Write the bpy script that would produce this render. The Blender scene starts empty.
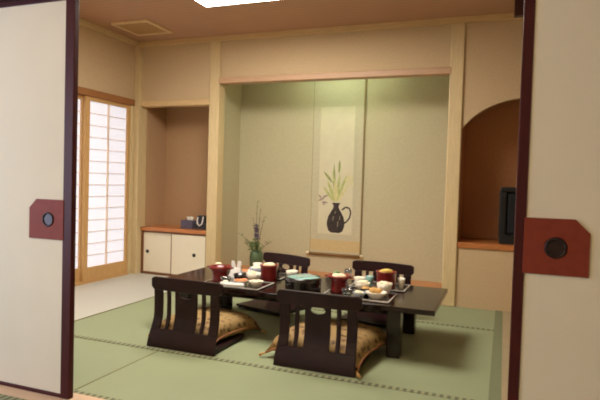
import bpy, bmesh, math, random
from mathutils import Vector, Matrix
random.seed(7)
PI = math.pi
S = bpy.context.scene
COL = S.collection

# ------------------------------------------------------------------ materials
def _new(name):
    m = bpy.data.materials.new(name); m.use_nodes = True
    nt = m.node_tree; b = nt.nodes['Principled BSDF']
    return m, nt, b

def mat(name, col, rough=.5, noise=0., scale=20., metal=0., bump=0., bscale=200., coat=0., spec=.5, stretch=(1, 1, 1), trans=0.):
    m, nt, b = _new(name)
    b.inputs['Roughness'].default_value = rough
    b.inputs['Metallic'].default_value = metal
    b.inputs['Specular IOR Level'].default_value = spec
    b.inputs['Coat Weight'].default_value = coat
    b.inputs['Coat Roughness'].default_value = .08
    b.inputs['Transmission Weight'].default_value = trans
    tc = nt.nodes.new('ShaderNodeTexCoord'); mp = nt.nodes.new('ShaderNodeMapping')
    mp.inputs['Scale'].default_value = stretch
    nt.links.new(tc.outputs['Object'], mp.inputs[0])
    n = nt.nodes.new('ShaderNodeTexNoise'); n.inputs['Scale'].default_value = scale
    n.inputs['Detail'].default_value = 5
    nt.links.new(mp.outputs[0], n.inputs['Vector'])
    r = nt.nodes.new('ShaderNodeValToRGB')
    e = r.color_ramp.elements
    e[0].position = .3; e[1].position = .7
    e[0].color = tuple(c * (1 - noise) for c in col) + (1,)
    e[1].color = tuple(min(1, c * (1 + noise)) for c in col) + (1,)
    nt.links.new(n.outputs['Fac'], r.inputs[0])
    nt.links.new(r.outputs[0], b.inputs['Base Color'])
    if bump:
        n2 = nt.nodes.new('ShaderNodeTexNoise'); n2.inputs['Scale'].default_value = bscale
        n2.inputs['Detail'].default_value = 4
        nt.links.new(mp.outputs[0], n2.inputs['Vector'])
        bp = nt.nodes.new('ShaderNodeBump'); bp.inputs['Strength'].default_value = bump
        bp.inputs['Distance'].default_value = .004
        nt.links.new(n2.outputs['Fac'], bp.inputs['Height'])
        nt.links.new(bp.outputs[0], b.inputs['Normal'])
    return m

def emis(name, col, strength, base=(.8, .8, .8)):
    m, nt, b = _new(name)
    b.inputs['Base Color'].default_value = base + (1,)
    b.inputs['Emission Color'].default_value = col + (1,)
    b.inputs['Emission Strength'].default_value = strength
    b.inputs['Roughness'].default_value = .9
    return m

def stripes(name, c1, c2, axis, freq, rough=.6, spec=.3, blotch=.08, bump=.3, coat=0.):
    """fine parallel lines across one axis (woven rush, boards)"""
    m, nt, b = _new(name)
    b.inputs['Roughness'].default_value = rough
    b.inputs['Specular IOR Level'].default_value = spec
    b.inputs['Coat Weight'].default_value = coat
    tc = nt.nodes.new('ShaderNodeTexCoord')
    w = nt.nodes.new('ShaderNodeTexWave'); w.bands_direction = axis
    w.inputs['Scale'].default_value = freq; w.inputs['Distortion'].default_value = .6
    w.inputs['Detail'].default_value = 2
    nt.links.new(tc.outputs['Object'], w.inputs['Vector'])
    n = nt.nodes.new('ShaderNodeTexNoise'); n.inputs['Scale'].default_value = 3.
    nt.links.new(tc.outputs['Object'], n.inputs['Vector'])
    mx = nt.nodes.new('ShaderNodeMixRGB'); mx.inputs[1].default_value = c1 + (1,); mx.inputs[2].default_value = c2 + (1,)
    nt.links.new(w.outputs['Fac'], mx.inputs[0])
    hs = nt.nodes.new('ShaderNodeHueSaturation')
    mr = nt.nodes.new('ShaderNodeMapRange'); mr.inputs['To Min'].default_value = 1 - blotch; mr.inputs['To Max'].default_value = 1 + blotch
    nt.links.new(n.outputs['Fac'], mr.inputs[0]); nt.links.new(mr.outputs[0], hs.inputs['Value'])
    nt.links.new(mx.outputs[0], hs.inputs['Color']); nt.links.new(hs.outputs[0], b.inputs['Base Color'])
    bp = nt.nodes.new('ShaderNodeBump'); bp.inputs['Strength'].default_value = bump; bp.inputs['Distance'].default_value = .002
    nt.links.new(w.outputs['Fac'], bp.inputs['Height']); nt.links.new(bp.outputs[0], b.inputs['Normal'])
    return m

def dashes(name, c1, c2, axis, freq):
    """dark cloth binding with a row of pale woven crests"""
    m, nt, b = _new(name)
    b.inputs['Roughness'].default_value = .8
    tc = nt.nodes.new('ShaderNodeTexCoord')
    w = nt.nodes.new('ShaderNodeTexWave'); w.bands_direction = axis; w.inputs['Scale'].default_value = freq
    nt.links.new(tc.outputs['Object'], w.inputs['Vector'])
    r = nt.nodes.new('ShaderNodeValToRGB'); e = r.color_ramp.elements
    e[0].position = .42; e[1].position = .58; e[0].color = c1 + (1,); e[1].color = c2 + (1,)
    nt.links.new(w.outputs['Fac'], r.inputs[0]); nt.links.new(r.outputs[0], b.inputs['Base Color'])
    return m

def brocade(name, c1, c2, c3, scale):
    m, nt, b = _new(name)
    b.inputs['Roughness'].default_value = .75
    tc = nt.nodes.new('ShaderNodeTexCoord')
    v = nt.nodes.new('ShaderNodeTexVoronoi'); v.inputs['Scale'].default_value = scale
    nt.links.new(tc.outputs['Object'], v.inputs['Vector'])
    w = nt.nodes.new('ShaderNodeTexNoise'); w.inputs['Scale'].default_value = scale * 2.2; w.inputs['Distortion'].default_value = 2.5
    nt.links.new(tc.outputs['Object'], w.inputs['Vector'])
    mm = nt.nodes.new('ShaderNodeMath'); mm.operation = 'ADD'
    nt.links.new(v.outputs['Distance'], mm.inputs[0]); nt.links.new(w.outputs['Fac'], mm.inputs[1])
    r = nt.nodes.new('ShaderNodeValToRGB'); e = r.color_ramp.elements
    e[0].position = .62; e[0].color = c1 + (1,)
    e[1].position = 1.0; e[1].color = c3 + (1,)
    k = e.new(.78); k.color = c2 + (1,)
    nt.links.new(mm.outputs[0], r.inputs[0]); nt.links.new(r.outputs[0], b.inputs['Base Color'])
    return m

M = {}
M['plaster'] = mat('plaster', (.54, .405, .245), .9, .05, 60, bump=.35, bscale=260, spec=.2)
M['tokoplaster'] = mat('toko_plaster', (.50, .455, .305), .9, .05, 60, bump=.35, bscale=260, spec=.2)
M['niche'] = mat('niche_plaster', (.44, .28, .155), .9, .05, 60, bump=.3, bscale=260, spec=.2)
M['alcove'] = mat('alcove_plaster', (.48, .23, .11), .85, .06, 40, bump=.2, bscale=200, spec=.2)
M['cedar'] = mat('pale_cedar', (.60, .47, .26), .5, .10, 12, stretch=(14, 14, .7), spec=.4)
M['cedar_h'] = mat('pale_cedar_rail', (.62, .44, .22), .5, .10, 12, stretch=(.7, 14, 14), spec=.4)
M['lintel'] = mat('pink_cedar', (.49, .31, .19), .5, .10, 12, stretch=(.7, 14, 14), spec=.4)
M['shojiwood'] = mat('shoji_wood', (.55, .33, .13), .5, .10, 12, stretch=(12, 12, .8), spec=.4)
M['kamoi'] = mat('reddish_track_wood', (.30, .13, .045), .5, .12, 12, stretch=(12, .8, 12), spec=.4)
M['ceiling'] = stripes('ceiling_boards', (.50, .30, .19), (.465, .275, .172), 'Y', 5.0, .6, .25, .06, .15)
M['tatami'] = stripes('tatami_green', (.285, .325, .19), (.25, .29, .165), 'X', 60, .55, .35, .06, .35)
M['tatami_glow'] = stripes('tatami_window_glow', (.535, .53, .465), (.49, .48, .41), 'Y', 60, .5, .4, .06, .35)  # mat beside the shoji, window glow painted in as a paler colour
M['heri'] = dashes('binding_dashes', (.115, .12, .068), (.275, .285, .16), 'X', 9.0)
M['heri_plain'] = mat('binding_plain', (.165, .185, .10), .8, .1, 60)
M['seam'] = mat('mat_seam', (.20, .19, .085), .9, .1, 60)
M['board'] = mat('sill_board', (.36, .29, .175), .45, .10, 10, stretch=(12, .7, 12))
M['sill'] = mat('sill_wood', (.60, .42, .28), .5, .1, 10, stretch=(.7, 12, 12))
M['orange'] = mat('orange_lacquered_wood', (.50, .17, .035), .3, .15, 9, stretch=(.8, 10, 10), coat=.3)
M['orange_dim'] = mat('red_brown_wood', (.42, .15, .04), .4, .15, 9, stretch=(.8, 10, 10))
M['fusuma'] = mat('fusuma_paper', (.68, .61, .50), .9, .025, 3, bump=.12, bscale=120, spec=.2)
M['maroon'] = mat('maroon_lacquer', (.055, .008, .008), .45, .15, 14, stretch=(8, 8, .8), spec=.2)
M['plate'] = mat('russet_plate', (.20, .034, .018), .55, .08, 30, spec=.2)
M['pull'] = mat('dark_metal_pull', (.05, .035, .04), .4, .1, 30, metal=.4)
M['pull_ring'] = mat('pull_ring', (.025, .012, .012), .4, metal=.4)
M['white_door'] = mat('cream_door_paper', (.80, .735, .58), .7, .02, 5, spec=.3)
M['doorframe'] = mat('cabinet_frame', (.20, .075, .025), .45, .1, 14)
M['black'] = mat('black_metal', (.012, .012, .012), .4)
M['lacquer'] = mat('dark_table_lacquer', (.014, .006, .005), .14, .2, 10, stretch=(.8, 10, 10), spec=.45)
M['zaisu'] = mat('zaisu_lacquer', (.020, .0066, .0076), .36, .2, 10, spec=.25)
M['cushion'] = brocade('gold_brocade', (.060, .022, .008), (.16, .085, .024), (.33, .21, .075), 24)
M['cushion_edge'] = mat('brown_piping', (.26, .10, .03), .7)
M['tassel'] = mat('tassel_thread', (.50, .27, .08), .8)
M['scrollmount'] = mat('scroll_mount_silk', (.50, .46, .32), .8, .05, 50, bump=.1)
M['scrollband'] = mat('scroll_band_silk', (.54, .42, .215), .8, .05, 50, bump=.1)
M['scrollstrip'] = mat('scroll_strip_silk', (.49, .46, .32), .8, .05, 50, bump=.1)
M['paper'] = mat('scroll_paper', (.60, .555, .40), .85, .04, 9)
M['ink'] = mat('ink_jug', (.035, .025, .022), .8, .5, 30)
M['inkhi'] = mat('ink_grey', (.20, .16, .12), .8, .3, 60)
M['leafpaint'] = mat('green_wash', (.42, .45, .17), .85, .2, 40)
M['leafpaint2'] = mat('dark_green_wash', (.27, .30, .11), .85, .2, 40)
M['palepaint'] = mat('pale_green_wash', (.58, .53, .27), .85, .1, 40)
M['purplepaint'] = mat('violet_wash', (.30, .22, .20), .85, .2, 40)
M['knob'] = mat('ivory_knob', (.75, .66, .45), .4)
M['rod'] = mat('scroll_rod', (.22, .12, .04), .5)
M['shadowgap'] = mat('scroll_edge_shadow', (.24, .165, .07), .8)
M['lattice'] = mat('glow_paled_lattice', (.84, .70, .60), .7, .05, 12)  # lattice colour paled to paint in the glow of the paper behind
M['shoji'] = emis('lit_shoji_paper', (.88, .90, 1.06), .54, (.66, .66, .68))
M['lamp'] = emis('lamp_diffuser', (1.0, .92, .81), 22.5)
M['lampframe'] = mat('lamp_frame', (.85, .85, .82), .4)
M['toko_tube'] = emis('toko_tube', (.78, 1.0, .72), 34)
M['fill_lamp'] = emis('added_entry_lamp', (1.0, .74, .48), 28)
M['fill_shoji'] = emis('added_window_paper', (.68, .86, 1.18), 5.9)
M['hatch'] = mat('hatch_wood', (.46, .29, .12), .6, .08, 14, stretch=(10, .8, 10))
M['hatchframe'] = mat('hatch_frame_wood', (.74, .56, .32), .6, .08, 14)
M['red'] = mat('red_lacquer', (.20, .011, .010), .28, .1, 20, coat=.4)
M['darkred'] = mat('dark_red_lacquer', (.14, .008, .010), .3, .1, 20, coat=.4)
M['blacklac'] = mat('black_lacquer', (.010, .008, .008), .18, coat=.5)
M['silver'] = mat('pale_rim', (.55, .52, .50), .3, metal=.2)
M['porcelain'] = mat('white_porcelain', (.82, .78, .68), .2, .02, 10, coat=.4)
M['bluewhite'] = mat('blue_grey_porcelain', (.38, .44, .52), .2, .35, 60, coat=.4)
M['teal'] = mat('teal_glaze', (.22, .44, .42), .12, .15, 14, coat=.6)
M['towel'] = mat('white_towel', (.84, .83, .80), .9, .02, 60, bump=.3)
M['glass'] = mat('clear_glass', (.95, .97, .97), .03, trans=.95)
M['salmon'] = mat('salmon', (.72, .24, .09), .45, .15, 60)
M['tempura'] = mat('tempura', (.62, .36, .12), .8, .25, 90, bump=.6, bscale=120)
M['rice'] = mat('pale_food', (.80, .72, .50), .8, .08, 90, bump=.5, bscale=150)
M['greens'] = mat('green_food', (.10, .26, .08), .6, .4, 80, bump=.5, bscale=150)
M['yellow'] = mat('yellow_food', (.62, .46, .10), .7, .2, 80, bump=.5, bscale=150)
M['leaf'] = mat('leaf_green', (.11, .17, .055), .55, .3, 30)
M['twig'] = mat('twig_brown', (.10, .06, .03), .8)
M['violet'] = mat('violet_petal', (.085, .06, .13), .6, .2, 60)
M['pinkpetal'] = mat('pink_petal', (.40, .20, .17), .6, .2, 60)
M['celadon'] = mat('celadon_glaze', (.075, .12, .06), .4, .15, 20)
M['tissuebox'] = mat('slate_violet_card', (.085, .075, .115), .7, .1, 30)
M['tissue'] = mat('tissue_paper', (.80, .76, .68), .9)
M['case'] = mat('black_plastic', (.016, .016, .020), .4)
M['tvbody'] = mat('tv_plastic', (.010, .010, .011), .4, spec=.3)
M['screen'] = mat('tv_screen', (.012, .014, .018), .15, spec=.25)
M['darkwood'] = mat('dark_wood', (.05, .012, .010), .4, .1, 14)
M['frontwall'] = mat('front_room_plaster', (.60, .48, .32), .9, .04, 50, spec=.2)

# ------------------------------------------------------------------ mesh builder
class MB:
    def __init__(s): s.bm = bmesh.new()
    def box(s, x0, x1, y0, y1, z0, z1, mi=0):
        bm = s.bm
        v = [bm.verts.new((x, y, z)) for x in (x0, x1) for y in (y0, y1) for z in (z0, z1)]
        for q in ((0, 1, 3, 2), (4, 6, 7, 5), (0, 4, 5, 1), (2, 3, 7, 6), (0, 2, 6, 4), (1, 5, 7, 3)):
            f = bm.faces.new([v[i] for i in q]); f.material_index = mi
        return s
    def lathe(s, prof, c=(0, 0, 0), seg=24, sx=1., sy=1.):
        bm = s.bm; rings = []
        for r, z in prof:
            if r < 1e-6: rings.append([bm.verts.new((c[0], c[1], c[2] + z))])
            else: rings.append([bm.verts.new((c[0] + sx * r * math.cos(2 * PI * k / seg), c[1] + sy * r * math.sin(2 * PI * k / seg), c[2] + z)) for k in range(seg)])
        for a, b in zip(rings, rings[1:]):
            for k in range(seg):
                k2 = (k + 1) % seg
                if len(a) == 1 and len(b) == 1: continue
                if len(a) == 1: bm.faces.new([a[0], b[k2], b[k]])
                elif len(b) == 1: bm.faces.new([a[k], a[k2], b[0]])
                else: bm.faces.new([a[k], a[k2], b[k2], b[k]])
        return s
    def tube(s, pts, r, seg=8, closed=False):
        bm = s.bm; P = [Vector(p) for p in pts]; n = len(P); rings = []
        rr = r if isinstance(r, (list, tuple)) else [r] * n
        for i in range(n):
            a = P[(i - 1) % n] if (closed or i > 0) else P[i]
            b = P[(i + 1) % n] if (closed or i < n - 1) else P[i]
            t = (b - a).normalized()
            u = t.cross(Vector((0, 0, 1)))
            if u.length < 1e-3: u = t.cross(Vector((1, 0, 0)))
            u.normalize(); w = t.cross(u)
            rings.append([bm.verts.new(P[i] + rr[i] * (u * math.cos(2 * PI * k / seg) + w * math.sin(2 * PI * k / seg))) for k in range(seg)])
        pairs = list(zip(rings, rings[1:])) + ([(rings[-1], rings[0])] if closed else [])
        for a, b in pairs:
            for k in range(seg):
                k2 = (k + 1) % seg
                bm.faces.new([a[k], b[k], b[k2], a[k2]])
        if not closed:
            bm.faces.new(rings[0]); bm.faces.new(list(reversed(rings[-1])))
        return s
    def prism(s, poly, d0, d1, axis='Y'):
        """polygon (a,b) extruded; axis Y: (x,z), axis Z: (x,y), axis X: (y,z)"""
        bm = s.bm
        def mk(a, b, d): return {'Y': (a, d, b), 'Z': (a, b, d), 'X': (d, a, b)}[axis]
        A = [bm.verts.new(mk(a, b, d0)) for a, b in poly]; B = [bm.verts.new(mk(a, b, d1)) for a, b in poly]
        bm.faces.new(A); bm.faces.new(list(reversed(B)))
        n = len(A)
        for k in range(n): bm.faces.new([A[k], B[k], B[(k + 1) % n], A[(k + 1) % n]])
        return s
    def loft(s, sections):
        """list of equal length closed loops"""
        bm = s.bm; R = [[bm.verts.new(p) for p in sec] for sec in sections]; n = len(R[0])
        for a, b in zip(R, R[1:]):
            for k in range(n): bm.faces.new([a[k], a[(k + 1) % n], b[(k + 1) % n], b[k]])
        bm.faces.new(list(reversed(R[0]))); bm.faces.new(R[-1])
        return s
    def blob(s, c, r, squash=(1, 1, 1), jit=.12, sub=2, seed=0):
        rnd = random.Random(seed)
        res = bmesh.ops.create_icosphere(s.bm, subdivisions=sub, radius=r)
        for v in res['verts']:
            k = 1 + rnd.uniform(-jit, jit)
            v.co = Vector((c[0] + v.co.x * k * squash[0], c[1] + v.co.y * k * squash[1], c[2] + v.co.z * k * squash[2]))
        return s
    def build(s, name, material, parent=None, bevel=0., smooth=False, loc=None, sub=0, seg=2):
        bmesh.ops.remove_doubles(s.bm, verts=s.bm.verts, dist=1e-6)
        bmesh.ops.recalc_face_normals(s.bm, faces=s.bm.faces)
        me = bpy.data.meshes.new(name); s.bm.to_mesh(me); s.bm.free()
        o = bpy.data.objects.new(name, me); COL.objects.link(o)
        for mm in (material if isinstance(material, (list, tuple)) else [material]): me.materials.append(mm)
        if bevel:
            b = o.modifiers.new('bevel', 'BEVEL'); b.width = bevel; b.segments = seg; b.limit_method = 'ANGLE'; b.angle_limit = .7
        if sub:
            m_ = o.modifiers.new('sub', 'SUBSURF'); m_.levels = sub; m_.render_levels = sub
        if smooth:
            for f in me.polygons: f.use_smooth = True
        if parent: o.parent = parent
        if loc: o.location = loc
        return o

def box(*a): return MB().box(*a)

def thing(name, label, cat, loc=(0, 0, 0), rz=0., group=None):
    o = bpy.data.objects.new(name, None); COL.objects.link(o)
    o.empty_display_size = .05
    o.location = loc; o.rotation_euler = (0, 0, rz)
    o['label'] = label; o['category'] = cat
    if group: o['group'] = group
    return o
def tag(o, label, cat, group=None):
    o['label'] = label; o['category'] = cat
    if group: o['group'] = group
    return o
def struct(o, label=None, cat=None):
    o['kind'] = 'structure'
    if label: o['label'] = label
    if cat: o['category'] = cat
    return o
def copy_tree(o, parent=None):
    c = o.copy(); COL.objects.link(c)
    if parent: c.parent = parent
    for ch in list(o.children): copy_tree(ch, c)
    return c

# ------------------------------------------------------------------ camera (solved from the photograph's perspective)
f_, yaw, pitch, roll, cd, ch_ = 538.405, .36284, -.03216, .02927, 4.657, .998
fw = Vector((-math.sin(yaw) * math.cos(pitch), math.cos(yaw) * math.cos(pitch), math.sin(pitch)))
r0 = Vector((math.cos(yaw), math.sin(yaw), 0)); u0 = r0.cross(fw)
rr = math.cos(roll) * r0 + math.sin(roll) * u0; uu = -math.sin(roll) * r0 + math.cos(roll) * u0
cam = bpy.data.cameras.new('camera'); co = bpy.data.objects.new('camera', cam); COL.objects.link(co)
mw = Matrix((rr, uu, -fw)).transposed().to_4x4(); mw.translation = Vector((0, -cd, ch_))
co.matrix_world = mw
cam.sensor_width = 36; cam.lens = f_ * 36 / 600; cam.clip_start = .05
S.camera = co

# ------------------------------------------------------------------ room constants
XL, XR, YF, YB, H = -3.606, 1.00, -2.793, -6.2, 2.40
P1a, P1b = -2.745, -2.632       # post left of the picture alcove
P2a, P2b = -.465, -.354         # post right of it
TD, TF = .58, .09               # picture alcove depth and floor height
ND = .42                        # left niche depth
# ---- floor: base slab, mats, cloth bindings
def floor():
    b = MB()
    b.box(XL, XR, YF + .06, 0, -.06, 0, 0)
    o = b.build('floor', [M['tatami']])
    struct(o, 'green tatami mat floor of the inner room', 'floor')
    b = MB().box(XL + .001, -2.735, YF + .06, -.001, 0, .0035); b.build('tatami_mat', M['tatami_glow'], o)
    b = MB()
    for y in (-.66, -2.035): b.box(-2.725 if y < -1 else -1.9, -.035, y - .016, y + .016, 0, .003)
    b.box(-2.725, -.035, -2.735, -2.705, 0, .003)
    b.build('cloth_binding', M['heri'], o)
    MB().box(-.035, .022, YF + .06, -.002, 0, .0035).build('cloth_binding', M['heri_plain'], o)
    b = MB()
    b.box(-1.844, -1.836, -2.70, -2.057, 0, .0015); b.box(-2.735, -2.726, YF + .06, 0, 0, .0038)
    b.box(-1.844, -1.836, -2.013, -.2, 0, .0015)
    b.build('mat_seam', M['seam'], o)
    MB().box(.022, XR, YF + .06, 0, 0, .004).build('edge_board', M['board'], o)
floor()
o = MB().box(XL, XR, YB, YF - .085, -.06, 0).build('floor', M['tatami']); struct(o, 'tatami floor of the front room', 'floor')
MB().box(XL, XR, YF - .135, YF - .085, 0, .003).build('cloth_binding', M['heri'], o)
o = MB().box(XL, XR, YF - .085, YF + .06, -.06, .004).build('trim_1', M['sill']); struct(o, 'wooden door track on the floor', 'sill')

# ---- ceilings
o = MB().box(XL - .1, XR + .1, YF, .1, H, H + .08).build('ceiling', M['ceiling']); struct(o, 'brown board ceiling', 'ceiling')
o = MB().box(XL - .1, XR + .1, YB - .1, YF - .1, H, H + .08).build('ceiling', M['frontwall']); struct(o, 'front room ceiling', 'ceiling')

# ---- back wall: upper bands, panels, right bay with arched opening
b = MB()
b.box(XL, P1a, 0, .08, 1.79, H)                  # above left niche
b.box(P1b, P2a, 0, .08, 1.99, H)                 # above picture alcove
# right bay: arch, apex x=.13 z=1.725, radius .608
ax, az, ar = .13, 1.725 - .608, .608
x0, x1 = P2b, .62
arc = []
for k in range(25):
    x = x0 + (x1 - x0) * k / 24
    arc.append((x, az + math.sqrt(max(0, ar * ar - (x - ax) ** 2))))
poly = [(x0, H), (x1, H)] + list(reversed(arc))
b.prism(poly, 0, .06, 'Y')
b.box(x1, XR, 0, .06, 0, H)
b.box(P2b, x1, 0, .06, 0, .496)
o = b.build('wall_back', M['plaster']); struct(o, 'beige plaster back wall', 'wall')

# ---- alcove for the television
b = MB()
b.box(P2b - .02, x1 + .02, .50, .54, .40, 1.9); b.box(P2b - .06, P2b - .0, .06, .5, .40, 1.9); b.box(x1, x1 + .04, .06, .5, .40, 1.9)
b.box(P2b - .02, x1 + .02, .06, .5, 1.86, 1.9)
o = b.build('wall_alcove', M['alcove']); struct(o, 'dark brown lining of the arched alcove', 'wall')
o = MB().box(P2b, x1, -.012, .5, .496, .541).build('shelf_board', M['orange_dim'], bevel=.004)
tag(o, 'red brown wooden shelf board across the arched alcove', 'shelf')

# ---- left niche lining
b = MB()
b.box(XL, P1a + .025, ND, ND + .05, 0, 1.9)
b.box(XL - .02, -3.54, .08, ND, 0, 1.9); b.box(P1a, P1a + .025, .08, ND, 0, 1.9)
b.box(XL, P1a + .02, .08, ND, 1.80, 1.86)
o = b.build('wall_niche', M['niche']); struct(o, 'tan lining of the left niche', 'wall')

# ---- picture alcove lining
b = MB()
b.box(P1b - .1, P2a + .1, TD, TD + .05, 0, H)
b.box(P1b - .13, P1b - .07, .08, TD, 0, H); b.box(P2a + .06, P2a + .1, .08, TD, 0, H)
b.box(P1b - .07, P2a + .1, .08, TD, 2.32, H)
o = b.build('wall_tokonoma', M['tokoplaster']); struct(o, 'pale plaster lining of the picture alcove', 'wall')
o = MB().box(P1b - .07, P2a + .06, .0, TD, 0, TF).build('trim_2', M['orange'], bevel=.004); struct(o, 'raised orange brown wooden floor of the picture alcove', 'alcove floor')

# ---- posts, rails, cornice
def trim(n, mb, m, label, bev=.004): 
    return struct(mb.build('trim_%d' % n, m, bevel=bev), label, 'trim')
trim(3, MB().box(P1a, P1b, -.022, .10, 0, H - .05), M['cedar'], 'pale cedar post left of the picture alcove', .008)
trim(4, MB().box(P2a, P2b, -.022, .10, 0, H - .05), M['cedar'], 'pale cedar post right of the picture alcove', .008)
trim(5, MB().box(XL, -3.545, -.06, .08, 0, H - .05), M['cedar'], 'pale cedar corner post beside the paper window')
trim(6, MB().box(P1b - .012, P2a + .012, -.03, .07, 1.938, 1.992), M['lintel'], 'pinkish lintel over the picture alcove', .006)
trim(7, MB().box(-3.545, P1a, -.012, .10, 1.737, 1.792), M['cedar_h'], 'pale lintel over the left niche')
trim(8, MB().box(XL, XR, -.026, .02, H - .05, H), M['cedar_h'], 'cornice along the back wall')
trim(9, MB().box(XL, XL + .026, YF, -.026, H - .05, H), M['cedar'], 'cornice along the left wall')

# ---- left wall with shoji opening
SY0, SY1, SZ = -2.55, -.115, 1.735
b = MB()
b.box(XL - .08, XL, YF, 0, 1.80, H)
b.box(XL - .08, XL, SY1 + .05, 0, 0, 1.80)
b.box(XL - .08, XL, YF, SY0, 0, 1.80)
o = b.build('wall_left', M['plaster']); struct(o, 'beige plaster wall above the paper window', 'wall')
trim(10, MB().box(XL - .08, XL + .018, SY0, SY1 + .05, SZ, 1.80), M['kamoi'], 'reddish brown rail over the paper window')
trim(11, MB().box(XL - .08, XL + .012, SY1, SY1 + .05, 0, SZ), M['cedar'], 'jamb of the paper window')
trim(12, MB().box(XL - .08, XL + .012, SY0, SY1, -.01, .022), M['shojiwood'], 'sill of the paper window')

def shoji(n, y0, y1, xo, lab):
    """sliding paper screen: frame, bottom rail, lattice, lit paper"""
    r = bpy.data.objects.new('window_%d' % n, None); COL.objects.link(r)
    r.location = (XL + xo, y0, .022); struct(r, lab, 'window')
    w = y1 - y0; h = SZ - .022
    f = MB()
    f.box(-.028, 0, 0, .055, 0, h); f.box(-.028, 0, w - .034, w, 0, h)
    f.box(-.028, 0, .055, w - .034, h - .035, h)
    f.build('window_frame', M['shojiwood'], r, bevel=.002)
    MB().box(-.026, -.002, .055, w - .034, 0, .125).build('bottom_rail', M['shojiwood'], r, bevel=.002)
    g = MB()
    rows = 14
    for k in range(1, rows):
        z = .125 + (h - .035 - .125) * k / rows
        g.box(-.022, -.012, .055, w - .034, z - .0035, z + .0035)
    nc = 2 if w < .75 else 3
    for k in range(1, nc):
        y = .055 + (w - .089) * k / nc
        g.box(-.022, -.010, y - .011, y + .011, .125, h - .035)
    g.build('lattice', M['lattice'], r)
    MB().box(-.026, -.0225, .055, w - .034, .125, h - .035).build('paper', M['shoji'], r)
shoji(1, -.740, -.118, 0, 'glowing white paper screen nearest the corner post')
shoji(2, -1.44, -.715, -.034, 'glowing white paper screen beside the dark door edge')
shoji(3, -2.10, -1.43, 0, 'glowing white paper screen behind the left sliding door')
o = MB().box(XL - .08, XL - .04, SY0, -2.09, 0, SZ).build('wall_left', M['plaster']); struct(o, 'short plaster wall behind the left sliding door', 'wall')

# ---- right wall, wall above the doors, front room walls
o = MB().box(XR, XR + .08, YF, .08, 0, H).build('wall_right', M['plaster']); struct(o, 'right wall of the inner room', 'wall')
b = MB(); b.box(XL, XR, YF - .04, YF + .02, 1.86, H); b.box(XL, -2.78, YF + .02, YF + .06, 0, H)
o = b.build('wall_front', M['plaster']); struct(o, 'plaster wall above the sliding doors', 'wall')
trim(13, MB().box(XL, XR, YF - .085, YF + .06, 1.795, 1.86), M['maroon'], 'dark rail above the sliding doors')
b = MB(); b.box(XL - .08, XL, -3.25, YF - .08, 0, H); b.box(XL - .08, XL, YB, -5.65, 0, H); b.box(XL - .08, XL, -5.65, -3.25, 0, .3); b.box(XL - .08, XL, -5.65, -3.25, 1.8, H)
o = b.build('wall_entry_left', M['frontwall']); struct(o, 'left wall of the front room', 'wall')
o = MB().box(XR, XR + .08, YB, YF, 0, H).build('wall_entry_right', M['frontwall']); struct(o, 'right wall of the front room', 'wall')
o = MB().box(XL, XR, YB - .08, YB, 0, H).build('wall_entry_back', M['frontwall']); struct(o, 'wall behind the viewer', 'wall')

r = bpy.data.objects.new('window_4', None); COL.objects.link(r); r.location = (XL, -5.65, .3); struct(r, 'added unseen paper window lighting the front room', 'window')  # added glowing window, out of view, to light the sliding doors
b = MB(); b.box(-.04, 0, 0, .04, 0, 1.5); b.box(-.04, 0, 2.36, 2.4, 0, 1.5); b.box(-.04, 0, .04, 2.36, 0, .04); b.box(-.04, 0, .04, 2.36, 1.46, 1.5); b.box(-.04, 0, 1.18, 1.22, .04, 1.46)
b.build('window_frame', M['shojiwood'], r)
b = MB(); b.box(-.035, -.03, .04, 1.18, .04, 1.46); b.box(-.035, -.03, 1.22, 2.36, .04, 1.46); b.build('paper', M['fill_shoji'], r)
# ---- sliding doors
def fusuma(n, x0, x1, yf, edge, hx0, hx1, hz0, hz1, cham, rx, rz_, lab):
    """edge: +1 stile on the right is the visible one; hx: plate extents"""
    r = bpy.data.objects.new('door_%d' % n, None); COL.objects.link(r)
    r.location = (0, yf, .004); struct(r, lab, 'sliding door')
    h = 1.788; st = .046 if edge > 0 else .030
    MB().box(x0 + .01, x1 - .01, .004, .024, .01, h - .01).build('paper_panel', M['fusuma'], r)
    f = MB()
    f.box(x0, x0 + st, 0, .028, 0, h); f.box(x1 - st, x1, 0, .028, 0, h)
    f.box(x0 + st, x1 - st, 0, .028, 0, .018); f.box(x0 + st, x1 - st, 0, .028, h - .026, h)
    f.build('door_frame', M['maroon'], r, bevel=.003)
    if edge > 0: poly = [(hx1, hz0), (hx1, hz1), (hx0 + cham, hz1), (hx0, hz1 - cham), (hx0, hz0)]
    else: poly = [(hx0, hz0), (hx1, hz0), (hx1, hz1 - cham), (hx1 - cham, hz1), (hx0, hz1)]
    p = MB().prism(poly, -.003, .003, 'Y').build('handle_plate', M['plate'], r, bevel=.001)
    ring = []
    c = (rx, -.004, rz_)
    m_ = MB().tube([(c[0] + .029 * math.cos(t * PI / 14), c[1], c[2] + .029 * math.sin(t * PI / 14)) for t in range(28)], .0045, 8, True)
    m_.build('pull_ring', M['pull_ring'], p, smooth=True)
    m_ = MB()
    bm = m_.bm
    rings = [[bm.verts.new((c[0] + q * math.cos(2 * PI * k / 24), -.0035 + d, c[2] + q * math.sin(2 * PI * k / 24))) for k in range(24)] for q, d in ((.028, 0), (.024, .0005), (.012, .0002), (.001, .0))]
    for a, d in zip(rings, rings[1:]):
        for k in range(24): bm.faces.new([a[k], a[(k + 1) % 24], d[(k + 1) % 24], d[k]])
    m_.build('finger_pull', M['pull'] if edge > 0 else M['pull_ring'], p, smooth=True)
fusuma(1, -2.72, -1.774, YF - .012, 1, -2.017, -1.818, .708, .886, .040, -1.905, .797, 'cream paper sliding door on the left with russet handle plate')
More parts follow.
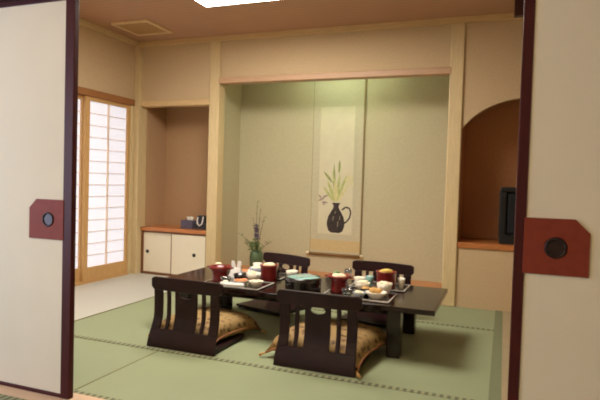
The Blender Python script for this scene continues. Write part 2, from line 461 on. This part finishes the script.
fusuma(2, .034, .98, YF - .012, -1, .062, .250, .728, .905, .042, .155, .814, 'tan paper sliding door on the right with russet handle plate')

# ------------------------------------------------------------------ fixtures
# ceiling lamp (inner room)
t = thing('ceiling_lamp', 'large bright rectangular lamp on the brown ceiling', 'ceiling light', (-1.70, -1.53, H))
lx, ly = .545, .58
b = MB(); b.box(-lx, lx, -ly, -ly + .025, -.05, 0); b.box(-lx, lx, ly - .025, ly, -.05, 0); b.box(-lx, -lx + .025, -ly + .025, ly - .025, -.05, 0); b.box(lx - .025, lx, -ly + .025, ly - .025, -.05, 0)
b.build('frame', M['lampframe'], t, bevel=.003)
MB().box(-lx + .02, lx - .02, -ly + .02, ly - .02, -.056, -.01).build('diffuser', M['lamp'], t)
# ceiling hatch
t = thing('ceiling_vent', 'square wooden vent panel in the ceiling near the paper window', 'vent', (-3.20, -.475, H))
b = MB(); q = .20
for a in ((-q, q, -q, -q + .03), (-q, q, q - .03, q), (-q, -q + .03, -q + .03, q - .03), (q - .03, q, -q + .03, q - .03)): b.box(*a, -.020, 0)
b.build('frame', M['hatchframe'], t, bevel=.003)
b = MB(); b.box(-q + .03, q - .03, -q + .03, q - .03, -.012, 0)
for k in range(9): y = -q + .06 + k * .035; b.box(-q + .03, q - .03, y - .009, y + .009, -.016, -.012)
b.build('grille', M['hatch'], t)
# dark block hanging from ceiling
t = thing('hanging_block', 'short dark wooden block hanging from the ceiling beside the right door', 'block', (.045, -.5, H))
MB().box(-.033, .033, -.03, .03, -.177, -.02).build('block', M['darkwood'], t, bevel=.006)
MB().box(-.045, .045, -.04, .04, -.02, 0).build('mounting_plate', M['darkwood'], t, bevel=.003)
# hidden tube in the picture alcove
t = thing('tube_lamp', 'fluorescent tube behind the lintel of the picture alcove', 'light', (-1.55, .125, 2.12))
MB().tube([(-.36, 0, .05), (.36, 0, .05)], .014, 12).build('tube', M['toko_tube'], t, smooth=True)
b = MB(); b.box(-.4, .4, -.045, .02, .085, .15); b.box(-.40, -.36, -.02, .02, .03, .085); b.box(.36, .40, -.02, .02, .03, .085)
b.build('fitting', M['lampframe'], t, bevel=.003)
# added lamp, out of view, to brighten the front room and sliding doors
t = thing('ceiling_lamp', 'added ceiling lamp brightening the front room, out of view', 'ceiling light', (-1.3, -4.7, H))
MB().box(-.3, .3, -.3, .3, -.03, 0).build('frame', M['lampframe'], t, bevel=.003)
MB().box(-.28, .28, -.28, .28, -.09, -.03).build('diffuser', M['fill_lamp'], t, bevel=.01)

# ------------------------------------------------------------------ cabinet under the niche
t = thing('low_cabinet', 'low built-in cabinet with two cream sliding doors and orange wooden top', 'cabinet', (-3.145, .02, 0))
cw = .395
b = MB(); b.box(-cw, cw, .03, ND - .03, 0, .455)
b.build('body', M['doorframe'], t)
MB().box(-cw, cw, -.022, ND - .022, .455, .492).build('top', M['orange'], t, bevel=.004)
b = MB(); b.box(-cw, cw, -.004, .03, 0, .018); b.box(-cw, cw, -.004, .03, .440, .455); b.box(-cw, -cw + .012, -.004, .03, .018, .44); b.box(cw - .012, cw, -.004, .03, .018, .44)
b.build('frame', M['doorframe'], t)
for x0, x1, y, kx in ((-cw + .012, -.005, .012, -.325), (-.03, cw - .012, .0, .245)):
    d = MB().box(x0 + .008, x1 - .008, y, y + .012, .024, .434).build('door', M['white_door'], t)
    b = MB(); b.box(x0, x0 + .008, y - .002, y + .012, .018, .44); b.box(x1 - .008, x1, y - .002, y + .012, .018, .44); b.box(x0 + .008, x1 - .008, y - .002, y + .012, .018, .024); b.box(x0 + .008, x1 - .008, y - .002, y + .012, .434, .44)
    b.build('door_frame', M['doorframe'], d)
    MB().tube([(kx, y - .004, .235), (kx, y, .235)], .019, 20).build('pull', M['black'], d)

# tissue box + small black case on the cabinet
t = thing('tissue_box', 'slate violet tissue box on the orange cabinet top', 'tissue box', (-3.045, .15, .492))
MB().box(-.07, .07, -.055, .055, 0, .085).build('carton', M['tissuebox'], t, bevel=.003)
b = MB()
b.loft([[(-.03 + .01 * k, .016 * math.sin(k * 2.1 + j) * (1 + j * .5), .083 + j * .018 + .006 * math.sin(k * 3)) for k in range(7)] + [(.03 - .01 * k, .016 * math.sin((6 - k) * 2.1 + j) * (1 + j * .5) + .004, .083 + j * .018 + .006 * math.sin((6 - k) * 3)) for k in range(7)] for j in range(3)])
b.build('tissue', M['tissue'], t, smooth=True)
t = thing('black_case', 'small black case with a white loop, next to the tissue box', 'case', (-2.885, .15, .492))
MB().box(-.075, .075, -.055, .055, 0, .06).build('case_body', M['case'], t, bevel=.006)
MB().prism([(-.055, .06), (.05, .06), (.05, .11), (.03, .14), (-.04, .14), (-.055, .125)], -.035, .035).build('case_lid', M['case'], t, bevel=.006)
MB().tube([(-.032, -.044, .125), (-.036, -.05, .085), (-.030, -.052, .055), (-.008, -.053, .038), (.018, -.052, .052), (.026, -.05, .085), (.030, -.044, .13)], .0065, 8).build('white_loop', M['towel'], t, smooth=True)

# television in the arched alcove
t = thing('television', 'black television standing on the arched alcove shelf', 'television', (.27, .06, .541))
b = MB()
b.loft([[(-.30, .03, 0), (.30, .03, 0), (.30, .03, .47), (-.30, .03, .47)], [(-.30, .14, 0), (.30, .14, 0), (.30, .14, .47), (-.30, .14, .47)], [(-.2, .40, .02), (.2, .40, .02), (.2, .40, .38), (-.2, .40, .38)]])
b.build('tv_body', M['tvbody'], t, bevel=.012)
b = MB(); b.box(-.30, .30, 0, .03, 0, .075); b.box(-.30, .30, 0, .03, .43, .47); b.box(-.30, -.255, 0, .03, .075, .43); b.box(.255, .30, 0, .03, .075, .43)
b.build('bezel', M['tvbody'], t, bevel=.008)
b = MB()
b.loft([[(-.255, .028, .075), (.255, .028, .075), (.255, .028, .43), (-.255, .028, .43)], [(-.24, .014, .09), (.24, .014, .09), (.24, .014, .415), (-.24, .014, .415)]])
b.build('screen', M['screen'], t, bevel=.01)

# ------------------------------------------------------------------ hanging scroll
t = thing('hanging_scroll', 'long hanging scroll with a painted dark jug and green leaves, in the alcove', 'scroll', (-1.595, TD, .25))
Y = -.012
MB().box(-.262, .262, Y, Y + .004, .025, 1.95).build('mount', M['scrollmount'], t)
b = MB(); b.box(-.197, .197, Y - .0015, Y, .175, 1.66); b.build('border_strip', M['scrollstrip'], t)
b = MB(); b.box(-.262, .262, Y - .001, Y, .06, .175); b.build('silk_band', M['scrollband'], t)
pz0, pz1 = .237, 1.522
p = MB().box(-.185, .175, Y - .003, Y - .0015, pz0, pz1).build('paper', M['paper'], t)
b = MB(); b.box(.262, .278, Y, Y + .010, .025, 1.95); b.build('edge_shadow', M['shadowgap'], t)  # shadow line at the scroll's edge, painted as a dark strip
b = MB(); b.box(-.266, -.262, Y, Y + .010, .025, 1.95); b.build('edge_shadow', M['shadowgap'], t)
r_ = MB().tube([(-.27, Y - .006, .028), (.27, Y - .006, .028)], .013, 14).build('rod', M['rod'], t, smooth=True)
for sx in (-1, 1):
    MB().tube([(sx * .27, Y - .006, .028), (sx * .274, Y - .006, .028), (sx * .30, Y - .006, .028)], [.010, .017, .015], 14).build('knob', M['knob'], r_, smooth=True)
MB().box(-.275, .275, Y - .008, Y + .008, 1.945, 1.965).build('hanger_bar', M['rod'], t)
MB().tube([(-.15, Y, 1.965), (0, Y + .004, 2.02), (.15, Y, 1.965)], .003, 6).build('cord', M['tassel'], t)
# painting (flat brush work on the paper)
YP = Y - .0034
def flat(poly, m, nm, d=0.): MB().prism(poly, YP - d, YP + .0004, 'Y').build(nm, m, p)
jx, jz = .005, .25
prof = [(.045, 0), (.075, .02), (.092, .07), (.094, .11), (.080, .165), (.052, .215), (.030, .25), (.027, .275), (.045, .305)]
flat([(jx + a, jz + z) for a, z in prof] + [(jx - a, jz + z) for a, z in reversed(prof)], M['ink'], 'painted_jug')
for (a, z, l) in ((-.03, .12, .05), (.02, .06, .06), (-.01, .19, .03), (.04, .13, .04)):
    flat([(jx + a - .006, jz + z), (jx + a + .006, jz + z + .004), (jx + a + .010, jz + z + l), (jx + a, jz + z + l)], M['inkhi'], 'brush_mark', .0003)
# handle
hp = [(.062, .235), (.10, .265), (.14, .255), (.155, .215), (.145, .16), (.115, .12), (.088, .10)]
o_ = [(jx + a, YP, jz + z) for a, z in hp]
b = MB()
for (a, c) in zip(hp, hp[1:]):
    dx, dz = c[0] - a[0], c[1] - a[1]; L = math.hypot(dx, dz); nx, nz = -dz / L * .008, dx / L * .008
    b.prism([(jx + a[0] + nx, jz + a[1] + nz), (jx + c[0] + nx, jz + c[1] + nz), (jx + c[0] - nx, jz + c[1] - nz), (jx + a[0] - nx, jz + a[1] - nz)], YP, YP + .0004)
b.build('painted_handle', M['ink'], p)
def leafpoly(x, z, ang, L, w):
    pts = []
    for k in range(9):
        s_ = k / 8; pts.append((s_ * L, w * math.sin(PI * s_) ** .8))
    for k in range(7, 0, -1):
        s_ = k / 8; pts.append((s_ * L, -w * math.sin(PI * s_) ** .8))
    ca, sa = math.cos(ang), math.sin(ang)
    return [(x + u * ca - v * sa, z + u * sa + v * ca) for u, v in pts]
for k, (x, a, L, w, m_) in enumerate(((-.02, 92, .40, .013, 'leafpaint2'), (.0, 84, .30, .015, 'leafpaint'), (-.01, 112, .24, .016, 'leafpaint'), (.0, 70, .30, .015, 'leafpaint'), (.01, 100, .33, .012, 'leafpaint'), (.015, 60, .22, .014, 'palepaint'), (-.02, 128, .20, .014, 'leafpaint'), (.0, 95, .22, .024, 'palepaint'))):
    flat(leafpoly(jx + x, jz + .31, math.radians(a), L, w), M[m_], 'painted_leaf', .0001 * k)
flat(leafpoly(jx - .04, jz + .50, math.radians(130), .16, .013), M['leafpaint2'], 'painted_leaf')
flat(leafpoly(jx + .02, jz + .60, math.radians(88), .14, .012), M['leafpaint2'], 'painted_leaf', .0009)
for k in range(5): flat(leafpoly(jx + .09 + .022 * k, jz + .46 + .012 * (k % 3), math.radians(85 + 4 * k), .13, .006), M['palepaint'], 'painted_stroke')
for k, (x, z, a) in enumerate(((-.15, .33, 60), (-.155, .34, 130), (-.14, .36, 20), (-.14, .34, 200), (-.15, .32, 300), (-.09, .30, 170))):
    flat(leafpoly(jx + x, jz + z, math.radians(a), .055, .009), M['purplepaint'], 'painted_petal', .0001 * k)

# ------------------------------------------------------------------ flower arrangement on alcove floor
t = thing('flower_arrangement', 'sparse flower arrangement with dark violet blooms on the alcove floor', 'flowers', (-2.325, .27, TF))
MB().lathe([(0, 0), (.045, 0), (.052, .01), (.064, .07), (.070, .14), (.062, .19), (.050, .21), (.045, .205), (.054, .14), (.04, .03), (0, .02)], seg=24).build('vase', M['celadon'], t, smooth=True)
rnd = random.Random(3)
tw = MB(); lf = MB(); vi = MB()
def leaf3(mb, p, d, L, w):
    d = Vector(d).normalized(); s_ = d.cross(Vector((rnd.uniform(-1, 1), rnd.uniform(-1, 1), rnd.uniform(-1, 1)))).normalized(); n_ = d.cross(s_)
    P = Vector(p); pts = [P, P + d * L * .4 + s_ * w + n_ * w * .3, P + d * L, P + d * L * .4 - s_ * w + n_ * w * .3]
    A = [mb.bm.verts.new(q) for q in pts]; B = [mb.bm.verts.new(q - n_ * .0015) for q in pts]
    mb.bm.faces.new(A); mb.bm.faces.new(list(reversed(B)))
    for k in range(4): mb.bm.faces.new([A[k], A[(k + 1) % 4], B[(k + 1) % 4], B[k]])
stems = [((0, 0, .16), (-.01, -.01, .38), (.0, -.01, .70)), ((.0, .01, .16), (.03, 0, .36), (.075, .0, .55)), ((0, 0, .16), (-.06, -.02, .30), (-.20, -.03, .38)),
         ((0, 0, .16), (-.02, .0, .34), (-.05, .01, .53)), ((0, 0, .16), (.07, 0, .26), (.16, 0, .31)), ((0, 0, .16), (.02, .0, .42), (.03, .0, .62)), ((0, 0, .16), (-.08, 0, .24), (-.14, 0, .29))]
for si, st in enumerate(stems):
    a, m_, e = [Vector(q) for q in st]
    pts = [a * (1 - s_) ** 2 + m_ * 2 * s_ * (1 - s_) + e * s_ * s_ for s_ in [k / 10 for k in range(11)]]
    tw.tube(pts, [.0035 * (1 - .6 * k / 10) for k in range(11)], 6)
    for k in range(3, 11):
        if rnd.random() < .75:
            d = (rnd.uniform(-1, 1), rnd.uniform(-1, 1), rnd.uniform(-.2, 1))
            if si in (2, 4, 6) or k < 5: leaf3(lf, pts[k], d, rnd.uniform(.03, .055), rnd.uniform(.006, .011))
            else: leaf3(lf, pts[k], d, rnd.uniform(.015, .03), rnd.uniform(.003, .006))
for (x, z) in ((-.01, .43), (.0, .455), (-.012, .475), (.01, .34), (.02, .36), (-.01, .37), (.025, .33), (.0, .40), (.012, .415), (.0, .35), (-.004, .44)):
    for k in range(5): leaf3(vi, (x, -.01 + rnd.uniform(-.01, .01), z), (rnd.uniform(-1, 1), rnd.uniform(-1, 1), rnd.uniform(-.5, 1)), .028, .010)
for (x, z) in ((-.05, .53), (.03, .61), (.06, .50), (-.12, .33), (.10, .285)):
    pk = MB()
    for k in range(4): leaf3(pk, (x, 0, z), (rnd.uniform(-1, 1), rnd.uniform(-1, 1), rnd.uniform(-.5, 1)), .018, .006)
    pk.build('pink_bud', M['pinkpetal'], t)
for k in range(40): leaf3(lf, (rnd.uniform(-.05, .05), rnd.uniform(-.05, .03), .20 + rnd.uniform(0, .08)), (rnd.uniform(-1, 1), rnd.uniform(-1, .5), rnd.uniform(-.1, 1)), .05, .012)
tw.build('twigs', M['twig'], t); lf.build('leaves', M['leaf'], t); vi.build('violet_blooms', M['violet'], t)

# ------------------------------------------------------------------ low table
TX0, TX1, TY0, TY1, TZ = -2.19, -.335, -1.625, -.905, .31
tcx, tcy = (TX0 + TX1) / 2, (TY0 + TY1) / 2
t = thing('low_table', 'long low dark lacquered dining table in the middle of the tatami', 'table', (tcx, tcy, 0))
hx, hy = (TX1 - TX0) / 2, (TY1 - TY0) / 2
MB().box(-hx, hx, -hy, hy, TZ - .030, TZ).build('tabletop', M['lacquer'], t, bevel=.005, seg=3)
b = MB(); ix, iy = hx - .235, hy - .10
b.box(-ix, ix, -iy, -iy + .02, TZ - .075, TZ - .03); b.box(-ix, ix, iy - .02, iy, TZ - .075, TZ - .03); b.box(-ix, -ix + .02, -iy + .02, iy - .02, TZ - .075, TZ - .03); b.box(ix - .02, ix, -iy + .02, iy - .02, TZ - .075, TZ - .03)
b.build('apron', M['lacquer'], t, bevel=.003)
for sx in (-1, 1):
    for sy in (-1, 1):
        xo, yo = sx * (hx - (.235 if sx > 0 else .21)), sy * (hy - .085)
        MB().box(xo - .04, xo + .04, yo - .04, yo + .04, 0, TZ - .03).build('leg', M['lacquer'], t, bevel=.006)

# ------------------------------------------------------------------ legless chairs
def ribbon(b, xl, xr, z0, z1, y0, th, n=8):
    """plate following the backrest's curve; xl/xr/y0 are functions of z"""
    secs = []
    for k in range(n + 1):
        z = z0 + (z1 - z0) * k / n
        secs.append([(xl(z), y0(z), z), (xr(z), y0(z), z), (xr(z), y0(z) + th, z), (xl(z), y0(z) + th, z)])
    b.loft(secs)
def prof_y(z):
    # S-curve: bulges backwards at the bottom, upright higher up, top tips slightly back
    s_ = min(1, z / .20)
    return .055 * (s_ * s_ * (3 - 2 * s_)) - .012 * max(0, (z - .25) / .15) ** 2
def half(z): return .220 + .010 * max(0, 1 - z / .16)
def make_zaisu(label):
    t = thing('zaisu_chair', label, 'chair', group='legless chairs around the low table')
    b = MB()
    b.box(-.222, .222, .02, .40, .012, .030); b.box(-.222, -.19, .01, .38, 0, .012); b.box(.19, .222, .01, .38, 0, .012)
    b.build('seat', M['zaisu'], t, bevel=.006)
    b = MB(); ribbon(b, lambda z: -half(z), lambda z: half(z), 0, .105, prof_y, .020)
    b.build('lower_panel', M['zaisu'], t, bevel=.004)
    for s_ in (-1, 1):
        b = MB()
        if s_ < 0: ribbon(b, lambda z: -half(z), lambda z: -.164, .105, .335, prof_y, .020)
        else: ribbon(b, lambda z: .164, lambda z: half(z), .105, .335, prof_y, .020)
        b.build('side_rail', M['zaisu'], t, bevel=.004)
        b = MB(); ribbon(b, lambda z: s_ * .119 - .012, lambda z: s_ * .119 + .012, .105, .335, lambda z: prof_y(z) + .002, .014)
        b.build('slat', M['zaisu'], t, bevel=.003)
    # centre splat with an oval hand hole near its top
    b = MB(); ribbon(b, lambda z: -.072, lambda z: .072, .105, .292, lambda z: prof_y(z) + .001, .016)
    for s_ in (-1, 1):
        zs = [.292 + .043 * k / 8 for k in range(9)]
        secs = []
        for z in zs:
            q = (z - .3135) / .0215
            w = .044 * math.sqrt(max(0, 1 - q * q)) if abs(q) < 1 else 0.
            w = max(w, .0005)
            y_ = prof_y(z) + .001
            a_, c_ = (w, .072) if s_ > 0 else (-.072, -w)
            secs.append([(a_, y_, z), (c_, y_, z), (c_, y_ + .016, z), (a_, y_ + .016, z)])
        b.loft(secs)
    b.build('centre_splat', M['zaisu'], t)
    # top rail: gently arched, ends overhanging as small ears
    b = MB(); secs = []
    for k in range(25):
        x = -.240 + .480 * k / 24; q = abs(x) / .240
        zt = .412 - .004 * q * q; zb = .333
        if q > .92: zb = .350 ; zt -= .010
        yb = prof_y(.37) - .006 - .02 * (1 - q * q) + .012
        secs.append([(x, yb, zb), (x, yb + .024, zb), (x, yb + .020, zt), (x, yb - .002, zt)])
    b.loft(secs); b.build('top_rail', M['zaisu'], t, bevel=.004)
    return t
zc = make_zaisu('dark legless chair at the near side, on the left, back to the viewer')
zc.location = (-1.728, -2.005, 0); zc.rotation_euler.z = 0
zd = copy_tree(zc); zd['label'] = 'dark legless chair at the near side, on the right, back to the viewer'
zd.location = (-.915, -1.985, 0); zd.rotation_euler.z = 0
ze = copy_tree(zc); ze['label'] = 'dark legless chair across the table, left, below the hanging scroll'
ze.location = (-1.620, -.56, 0); ze.rotation_euler.z = PI - .30
zf = copy_tree(zc); zf['label'] = 'dark legless chair across the table, right, beside the pale post'
zf.location = (-.840, -.56, 0); zf.rotation_euler.z = PI - .08

# ------------------------------------------------------------------ floor cushions
def make_cushion(label):
    t = thing('floor_cushion', label, 'cushion', group='gold brocade floor cushions')
    b = MB(); n = 20; w = .242; g = {}
    for side in (1, -1):
        for i in range(n + 1):
            for j in range(n + 1):
                u, v = -1 + 2 * i / n, -1 + 2 * j / n
                edge = i in (0, n) or j in (0, n)
                if edge and side < 0: continue
                pin = 1 - .07 * (1 - abs(u) ** 2) * abs(v) ** 3
                pin2 = 1 - .07 * (1 - abs(v) ** 2) * abs(u) ** 3
                hgt = ((1 - u ** 4) * (1 - v ** 4)) ** .42
                z = .042 + side * (.082 if side > 0 else .042) * hgt
                g[(i, j, side)] = b.bm.verts.new((w * u * pin2, w * v * pin, z - .045 * abs(u * v) ** 4))
                if edge: g[(i, j, -1)] = g[(i, j, 1)]
        for i in range(n):
            for j in range(n):
                b.bm.faces.new([g[(i, j, side)], g[(i + 1, j, side)], g[(i + 1, j + 1, side)], g[(i, j + 1, side)]])
    b.build('cover', M['cushion'], t, smooth=True)
    pts = []
    def pt(u, v): return (w * u * (1 - .07 * (1 - v * v) * abs(u) ** 3), w * v * (1 - .07 * (1 - u * u) * abs(v) ** 3), .042 - .045 * abs(u * v) ** 4)
    for k in range(12): pts.append(pt(-1 + k / 6, -1))
    for k in range(12): pts.append(pt(1, -1 + k / 6))
    for k in range(12): pts.append(pt(1 - k / 6, 1))
    for k in range(12): pts.append(pt(-1, 1 - k / 6))
    MB().tube(pts, .005, 6, True).build('piping', M['cushion_edge'], t, smooth=True)
    for sx in (-1, 1):
        for sy in (-1, 1):
            MB().tube([(sx * w * .98, sy * w * .98, .0), (sx * (w + .010), sy * (w + .010), -.006), (sx * (w + .022), sy * (w + .020), -.014)], [.004, .006, .008], 8).build('tassel', M['tassel'], t, smooth=True)
    return t
ca = make_cushion('gold brocade cushion on the near left legless chair')
ca.location = (-1.735, -1.665, .030); ca.rotation_euler.z = math.radians(-12)
cb = copy_tree(ca); cb['label'] = 'gold brocade cushion on the near right legless chair'
cb.location = (-.912, -1.65, .030); cb.rotation_euler.z = math.radians(-9); cb.scale = (1.17, 1.17, 1.08)

# ------------------------------------------------------------------ tableware
def bowl_prof(r, h, foot=.5, t_=.004):
    return [(0, 0), (r * foot, 0), (r * foot, h * .12), (r * .80, h * .45), (r, h), (r - t_, h), (r * .78 - t_, h * .5), (r * foot * .9, h * .2), (0, h * .18)]
def dish_prof(r, h): return [(0, 0), (r * .6, 0), (r * .65, h * .3), (r, h), (r - .004, h), (r * .6, h * .45), (0, h * .4)]

def tray(label, loc, rz, w=.365, d=.27):
    t = thing('serving_tray', label, 'tray', loc, rz, 'trays on the low table')
    MB().box(-w / 2, w / 2, -d / 2, d / 2, 0, .006).build('tray_base', M['blacklac'], t, bevel=.002)
    b = MB(); k = .008
    b.box(-w / 2, w / 2, -d / 2, -d / 2 + k, .006, .011); b.box(-w / 2, w / 2, d / 2 - k, d / 2, .006, .011); b.box(-w / 2, -w / 2 + k, -d / 2 + k, d / 2 - k, .006, .011); b.box(w / 2 - k, w / 2, -d / 2 + k, d / 2 - k, .006, .011)
    b.build('tray_rim', M['silver'], t, bevel=.002)
    return t
def pot(label, loc, kind, food, s_=1., m_='red'):
    """small red lacquered table brazier with its pan of food"""
    t = thing('red_pot', label, 'pot', loc, 0, 'red lacquered pots on the low table')
    if kind == 'flared':
        MB().lathe([(0, 0), (.050 * s_, 0), (.052 * s_, .012), (.048 * s_, .022), (.050 * s_, .068), (.056 * s_, .080), (.072 * s_, .088), (.075 * s_, .104), (.069 * s_, .104), (.057 * s_, .092), (0, .088)], seg=28).build('pot_body', M[m_], t, smooth=True)
        for k in range(2):
            a = k * PI
            MB().box(math.cos(a) * .078 * s_ - .012, math.cos(a) * .078 * s_ + .012, -.02, .02, .090, .100).build('handle', M['darkred'], t, bevel=.002)
        MB().blob((0, 0, .098), .050 * s_, (1, 1, .35), .15, 2, 5).build('food', M[food], t, smooth=True)
        MB().blob((-.02 * s_, .01, .112), .022 * s_, (1, 1, .6), .15, 2, 8).build('garnish', M['greens'] if food == 'rice' else M['rice'], t, smooth=True)
    else:
        MB().lathe([(0, 0), (.055 * s_, 0), (.059 * s_, .010), (.058 * s_, .055), (.060 * s_, .100), (.066 * s_, .110), (.061 * s_, .112), (.054 * s_, .100), (0, .096)], seg=28).build('pot_body', M[m_], t, smooth=True)
        MB().blob((0, 0, .108), .044 * s_, (1, 1, .45), .15, 2, 9).build('food', M[food], t, smooth=True)
    return t
def bowl(name, label, cat, loc, r, h, m_, food=None, prof=None, fm=.7, seed=1, group=None):
    t = thing(name, label, cat, loc, 0, group)
    MB().lathe((prof or bowl_prof)(r, h), seg=24).build(name.split('_')[-1] + '_body', M[m_], t, smooth=True)
    if food:
        b = MB(); rnd = random.Random(seed)
        for k in range(4): b.blob((rnd.uniform(-.35, .35) * r, rnd.uniform(-.35, .35) * r, h * fm), r * .42, (1, 1, .55), .15, 2, seed * 10 + k)
        b.build('food', M[food], t, smooth=True)
    return t
Z = TZ; ZT = TZ + .006
# --- near left place
tray('dark tray set before the near left chair', (-1.640, -1.475, Z), 0, .43)
pot('flared red pot on the left end of the near left tray', (-1.778, -1.455, ZT), 'flared', 'darkred', 1.04)
bowl('glass_bowl', 'small clear glass bowl at the front of the near left tray', 'bowl', (-1.690, -1.535, ZT), .034, .050, 'glass', 'rice', None, .35, 41)
t = thing('rolled_towel', 'white rolled towel along the front of the near left tray', 'towel', (-1.620, -1.578, ZT))
MB().tube([(-.085, 0, .011), (-.04, 0, .011), (.0, 0, .011), (.085, 0, .011)], .011, 12).build('roll', M['towel'], t, smooth=True)
MB().box(-.080, .080, -.004, .010, .0205, .0245).build('fold', M['towel'], t, bevel=.001)
bowl('sashimi_plate', 'small dish of orange fish on the near left tray', 'dish', (-1.610, -1.475, ZT), .050, .026, 'porcelain', 'salmon', dish_prof, 1.0, 2)
bowl('soup_bowl', 'black soup bowl on the near left tray', 'bowl', (-1.665, -1.385, ZT), .046, .050, 'blacklac')
bowl('side_dish', 'white bowl heaped with pale food in the near left tray', 'dish', (-1.560, -1.385, ZT), .050, .066, 'porcelain', 'rice', None, 1.0, 3)
bowl('rice_bowl', 'shallow white bowl at the front right corner of the near left tray', 'bowl', (-1.485, -1.500, ZT), .048, .036, 'porcelain', 'rice', dish_prof, .9, 4)
# folded napkin with two upright peaks
t = thing('folded_napkin', 'white folded napkin with two upright peaks behind the near left tray', 'napkin', (-1.765, -1.245, Z))
for s_ in (-1, 1):
    MB().loft([[(s_ * .018 - .017, -.010, .05), (s_ * .018 + .017, -.010, .05), (s_ * .018 + .015, .010, .05), (s_ * .018 - .015, .010, .05)], [(s_ * .024 - .014, -.008, .09), (s_ * .024 + .014, -.008, .09), (s_ * .024 + .012, .008, .09), (s_ * .024 - .012, .008, .09)], [(s_ * .024 - .012, -.006, .118), (s_ * .024 + .012, -.006, .118), (s_ * .024 + .010, .006, .118), (s_ * .024 - .010, .006, .118)]]).build('peak', M['towel'], t, bevel=.002)
MB().loft([[(-.050, -.03, 0), (.050, -.03, 0), (.050, .03, 0), (-.050, .03, 0)], [(-.042, -.022, .03), (.042, -.022, .03), (.042, .022, .03), (-.042, .022, .03)], [(-.034, -.012, .07), (.034, -.012, .07), (.034, .012, .07), (-.034, .012, .07)]]).build('fold', M['towel'], t, bevel=.003)
# --- far left place
tray('dark tray set before the far left chair', (-1.630, -1.070, Z), 0, .37, .25)
pot('red cylinder pot topped with pale food, left of the black rice tub', (-1.515, -1.235, Z), 'straight', 'rice', .98)
bowl('blue_bowl', 'blue grey patterned bowl on the far left tray', 'bowl', (-1.655, -1.150, ZT), .050, .062, 'bluewhite', 'rice', None, .95, 6)
bowl('tea_cup', 'white tea cup standing in the far left tray beside the blue grey bowl', 'cup', (-1.700, -1.030, ZT), .034, .075, 'porcelain', 'rice', None, .9, 42)
bowl('relish_dish', 'little dish of orange fish in the far left tray', 'dish', (-1.760, -1.105, ZT), .042, .024, 'porcelain', 'salmon', dish_prof, 1.0, 7)
bowl('lidded_bowl', 'black bowl at the right end of the far left tray', 'bowl', (-1.555, -1.030, ZT), .046, .048, 'blacklac', 'tempura', None, .9, 12)
bowl('pale_dish', 'white dish beside the red cylinder pot, before the far left chair', 'dish', (-1.405, -1.075, Z), .045, .055, 'porcelain', 'rice', None, .9, 8)
# --- centre
t = thing('rice_tub', 'round black lidded tub with a teal top in the table centre', 'tub', (-1.190, -1.420, Z))
MB().lathe([(0, 0), (.112, 0), (.116, .004), (.116, .062), (.112, .064), (0, .064)], seg=40).build('tub_body', M['blacklac'], t, smooth=False, bevel=.002)
MB().lathe([(.119, .056), (.120, .078), (.112, .086), (.105, .086), (.105, .060)], seg=40).build('lid_rim', M['blacklac'], t, smooth=True)
MB().lathe([(.106, .082), (.098, .086), (.05, .088), (0, .088), (0, .066), (.106, .066)], seg=40).build('lid', M['teal'], t, smooth=True)
# --- near right place
tray('dark tray set before the near right chair', (-.815, -1.430, Z), 0, .42, .27)
pot('flared red pot with green leaves on the left end of the near right tray', (-.962, -1.385, ZT), 'flared', 'rice', 1.0)
bowl('glass_dish', 'clear glass dish on the front edge of the near right tray', 'dish', (-.870, -1.505, ZT), .038, .046, 'glass', 'rice', None, .5, 21)
bowl('pickle_dish', 'blue patterned dish on the front edge of the near right tray', 'dish', (-.795, -1.510, ZT), .042, .034, 'bluewhite', 'rice', dish_prof, .95, 22)
bowl('rice_bowl', 'white bowl heaped with pale food at the back of the near right tray', 'bowl', (-.822, -1.340, ZT), .052, .064, 'porcelain', 'rice', None, 1.0, 23)
bowl('soup_bowl', 'black soup bowl in the near right tray', 'bowl', (-.775, -1.410, ZT), .044, .044, 'blacklac', 'tempura', None, .9, 43)
bowl('tempura_plate', 'white plate piled with fried food on the right of the near right tray', 'plate', (-.700, -1.480, ZT), .066, .040, 'porcelain', 'tempura', dish_prof, 1.15, 24)
bowl('side_bowl', 'white bowl at the right end of the near right tray', 'bowl', (-.675, -1.355, ZT), .050, .075, 'porcelain', 'rice', None, .95, 25)
t = thing('stemmed_glass', 'clear stemmed glass left of the far right chair', 'glass', (-.965, -1.16, Z))
MB().lathe([(0, 0), (.028, 0), (.028, .002), (.004, .006), (.003, .05), (.018, .065), (.026, .09), (.024, .115), (.0225, .115), (.024, .09), (.016, .068), (0, .060)], seg=24).build('goblet', M['glass'], t, smooth=True)
# --- far right place
tray('dark tray set before the far right chair', (-.765, -1.070, Z), 0, .37, .25)
pot('red cylinder pot with yellow food before the far right chair', (-.715, -1.120, ZT), 'straight', 'yellow', 1.05, 'red')
bowl('teal_cup', 'blue green cup on the far right tray', 'cup', (-.820, -1.150, ZT), .028, .075, 'teal', 'rice', None, .9, 44)
bowl('pale_bowl', 'white bowl on the far right tray, left of the blue green cup', 'bowl', (-.895, -1.120, ZT), .042, .055, 'porcelain', 'rice', None, .9, 31)
bowl('white_cup', 'small white cup at the right of the yellow food pot', 'cup', (-.618, -1.090, ZT), .026, .070, 'porcelain', 'rice', None, .9, 45)

# ------------------------------------------------------------------ world and colour
w = bpy.data.worlds.new('world'); S.world = w; w.use_nodes = True
w.node_tree.nodes['Background'].inputs[0].default_value = (.6, .7, .9, 1)
w.node_tree.nodes['Background'].inputs[1].default_value = .3
vs = S.view_settings
vs.view_transform = 'Standard'; vs.look = 'None'; vs.gamma = 1; vs.exposure = 0.0; vs.use_curve_mapping = False
S.cycles.filter_width = 1.9
S.cycles.max_bounces = 10; S.cycles.diffuse_bounces = 6
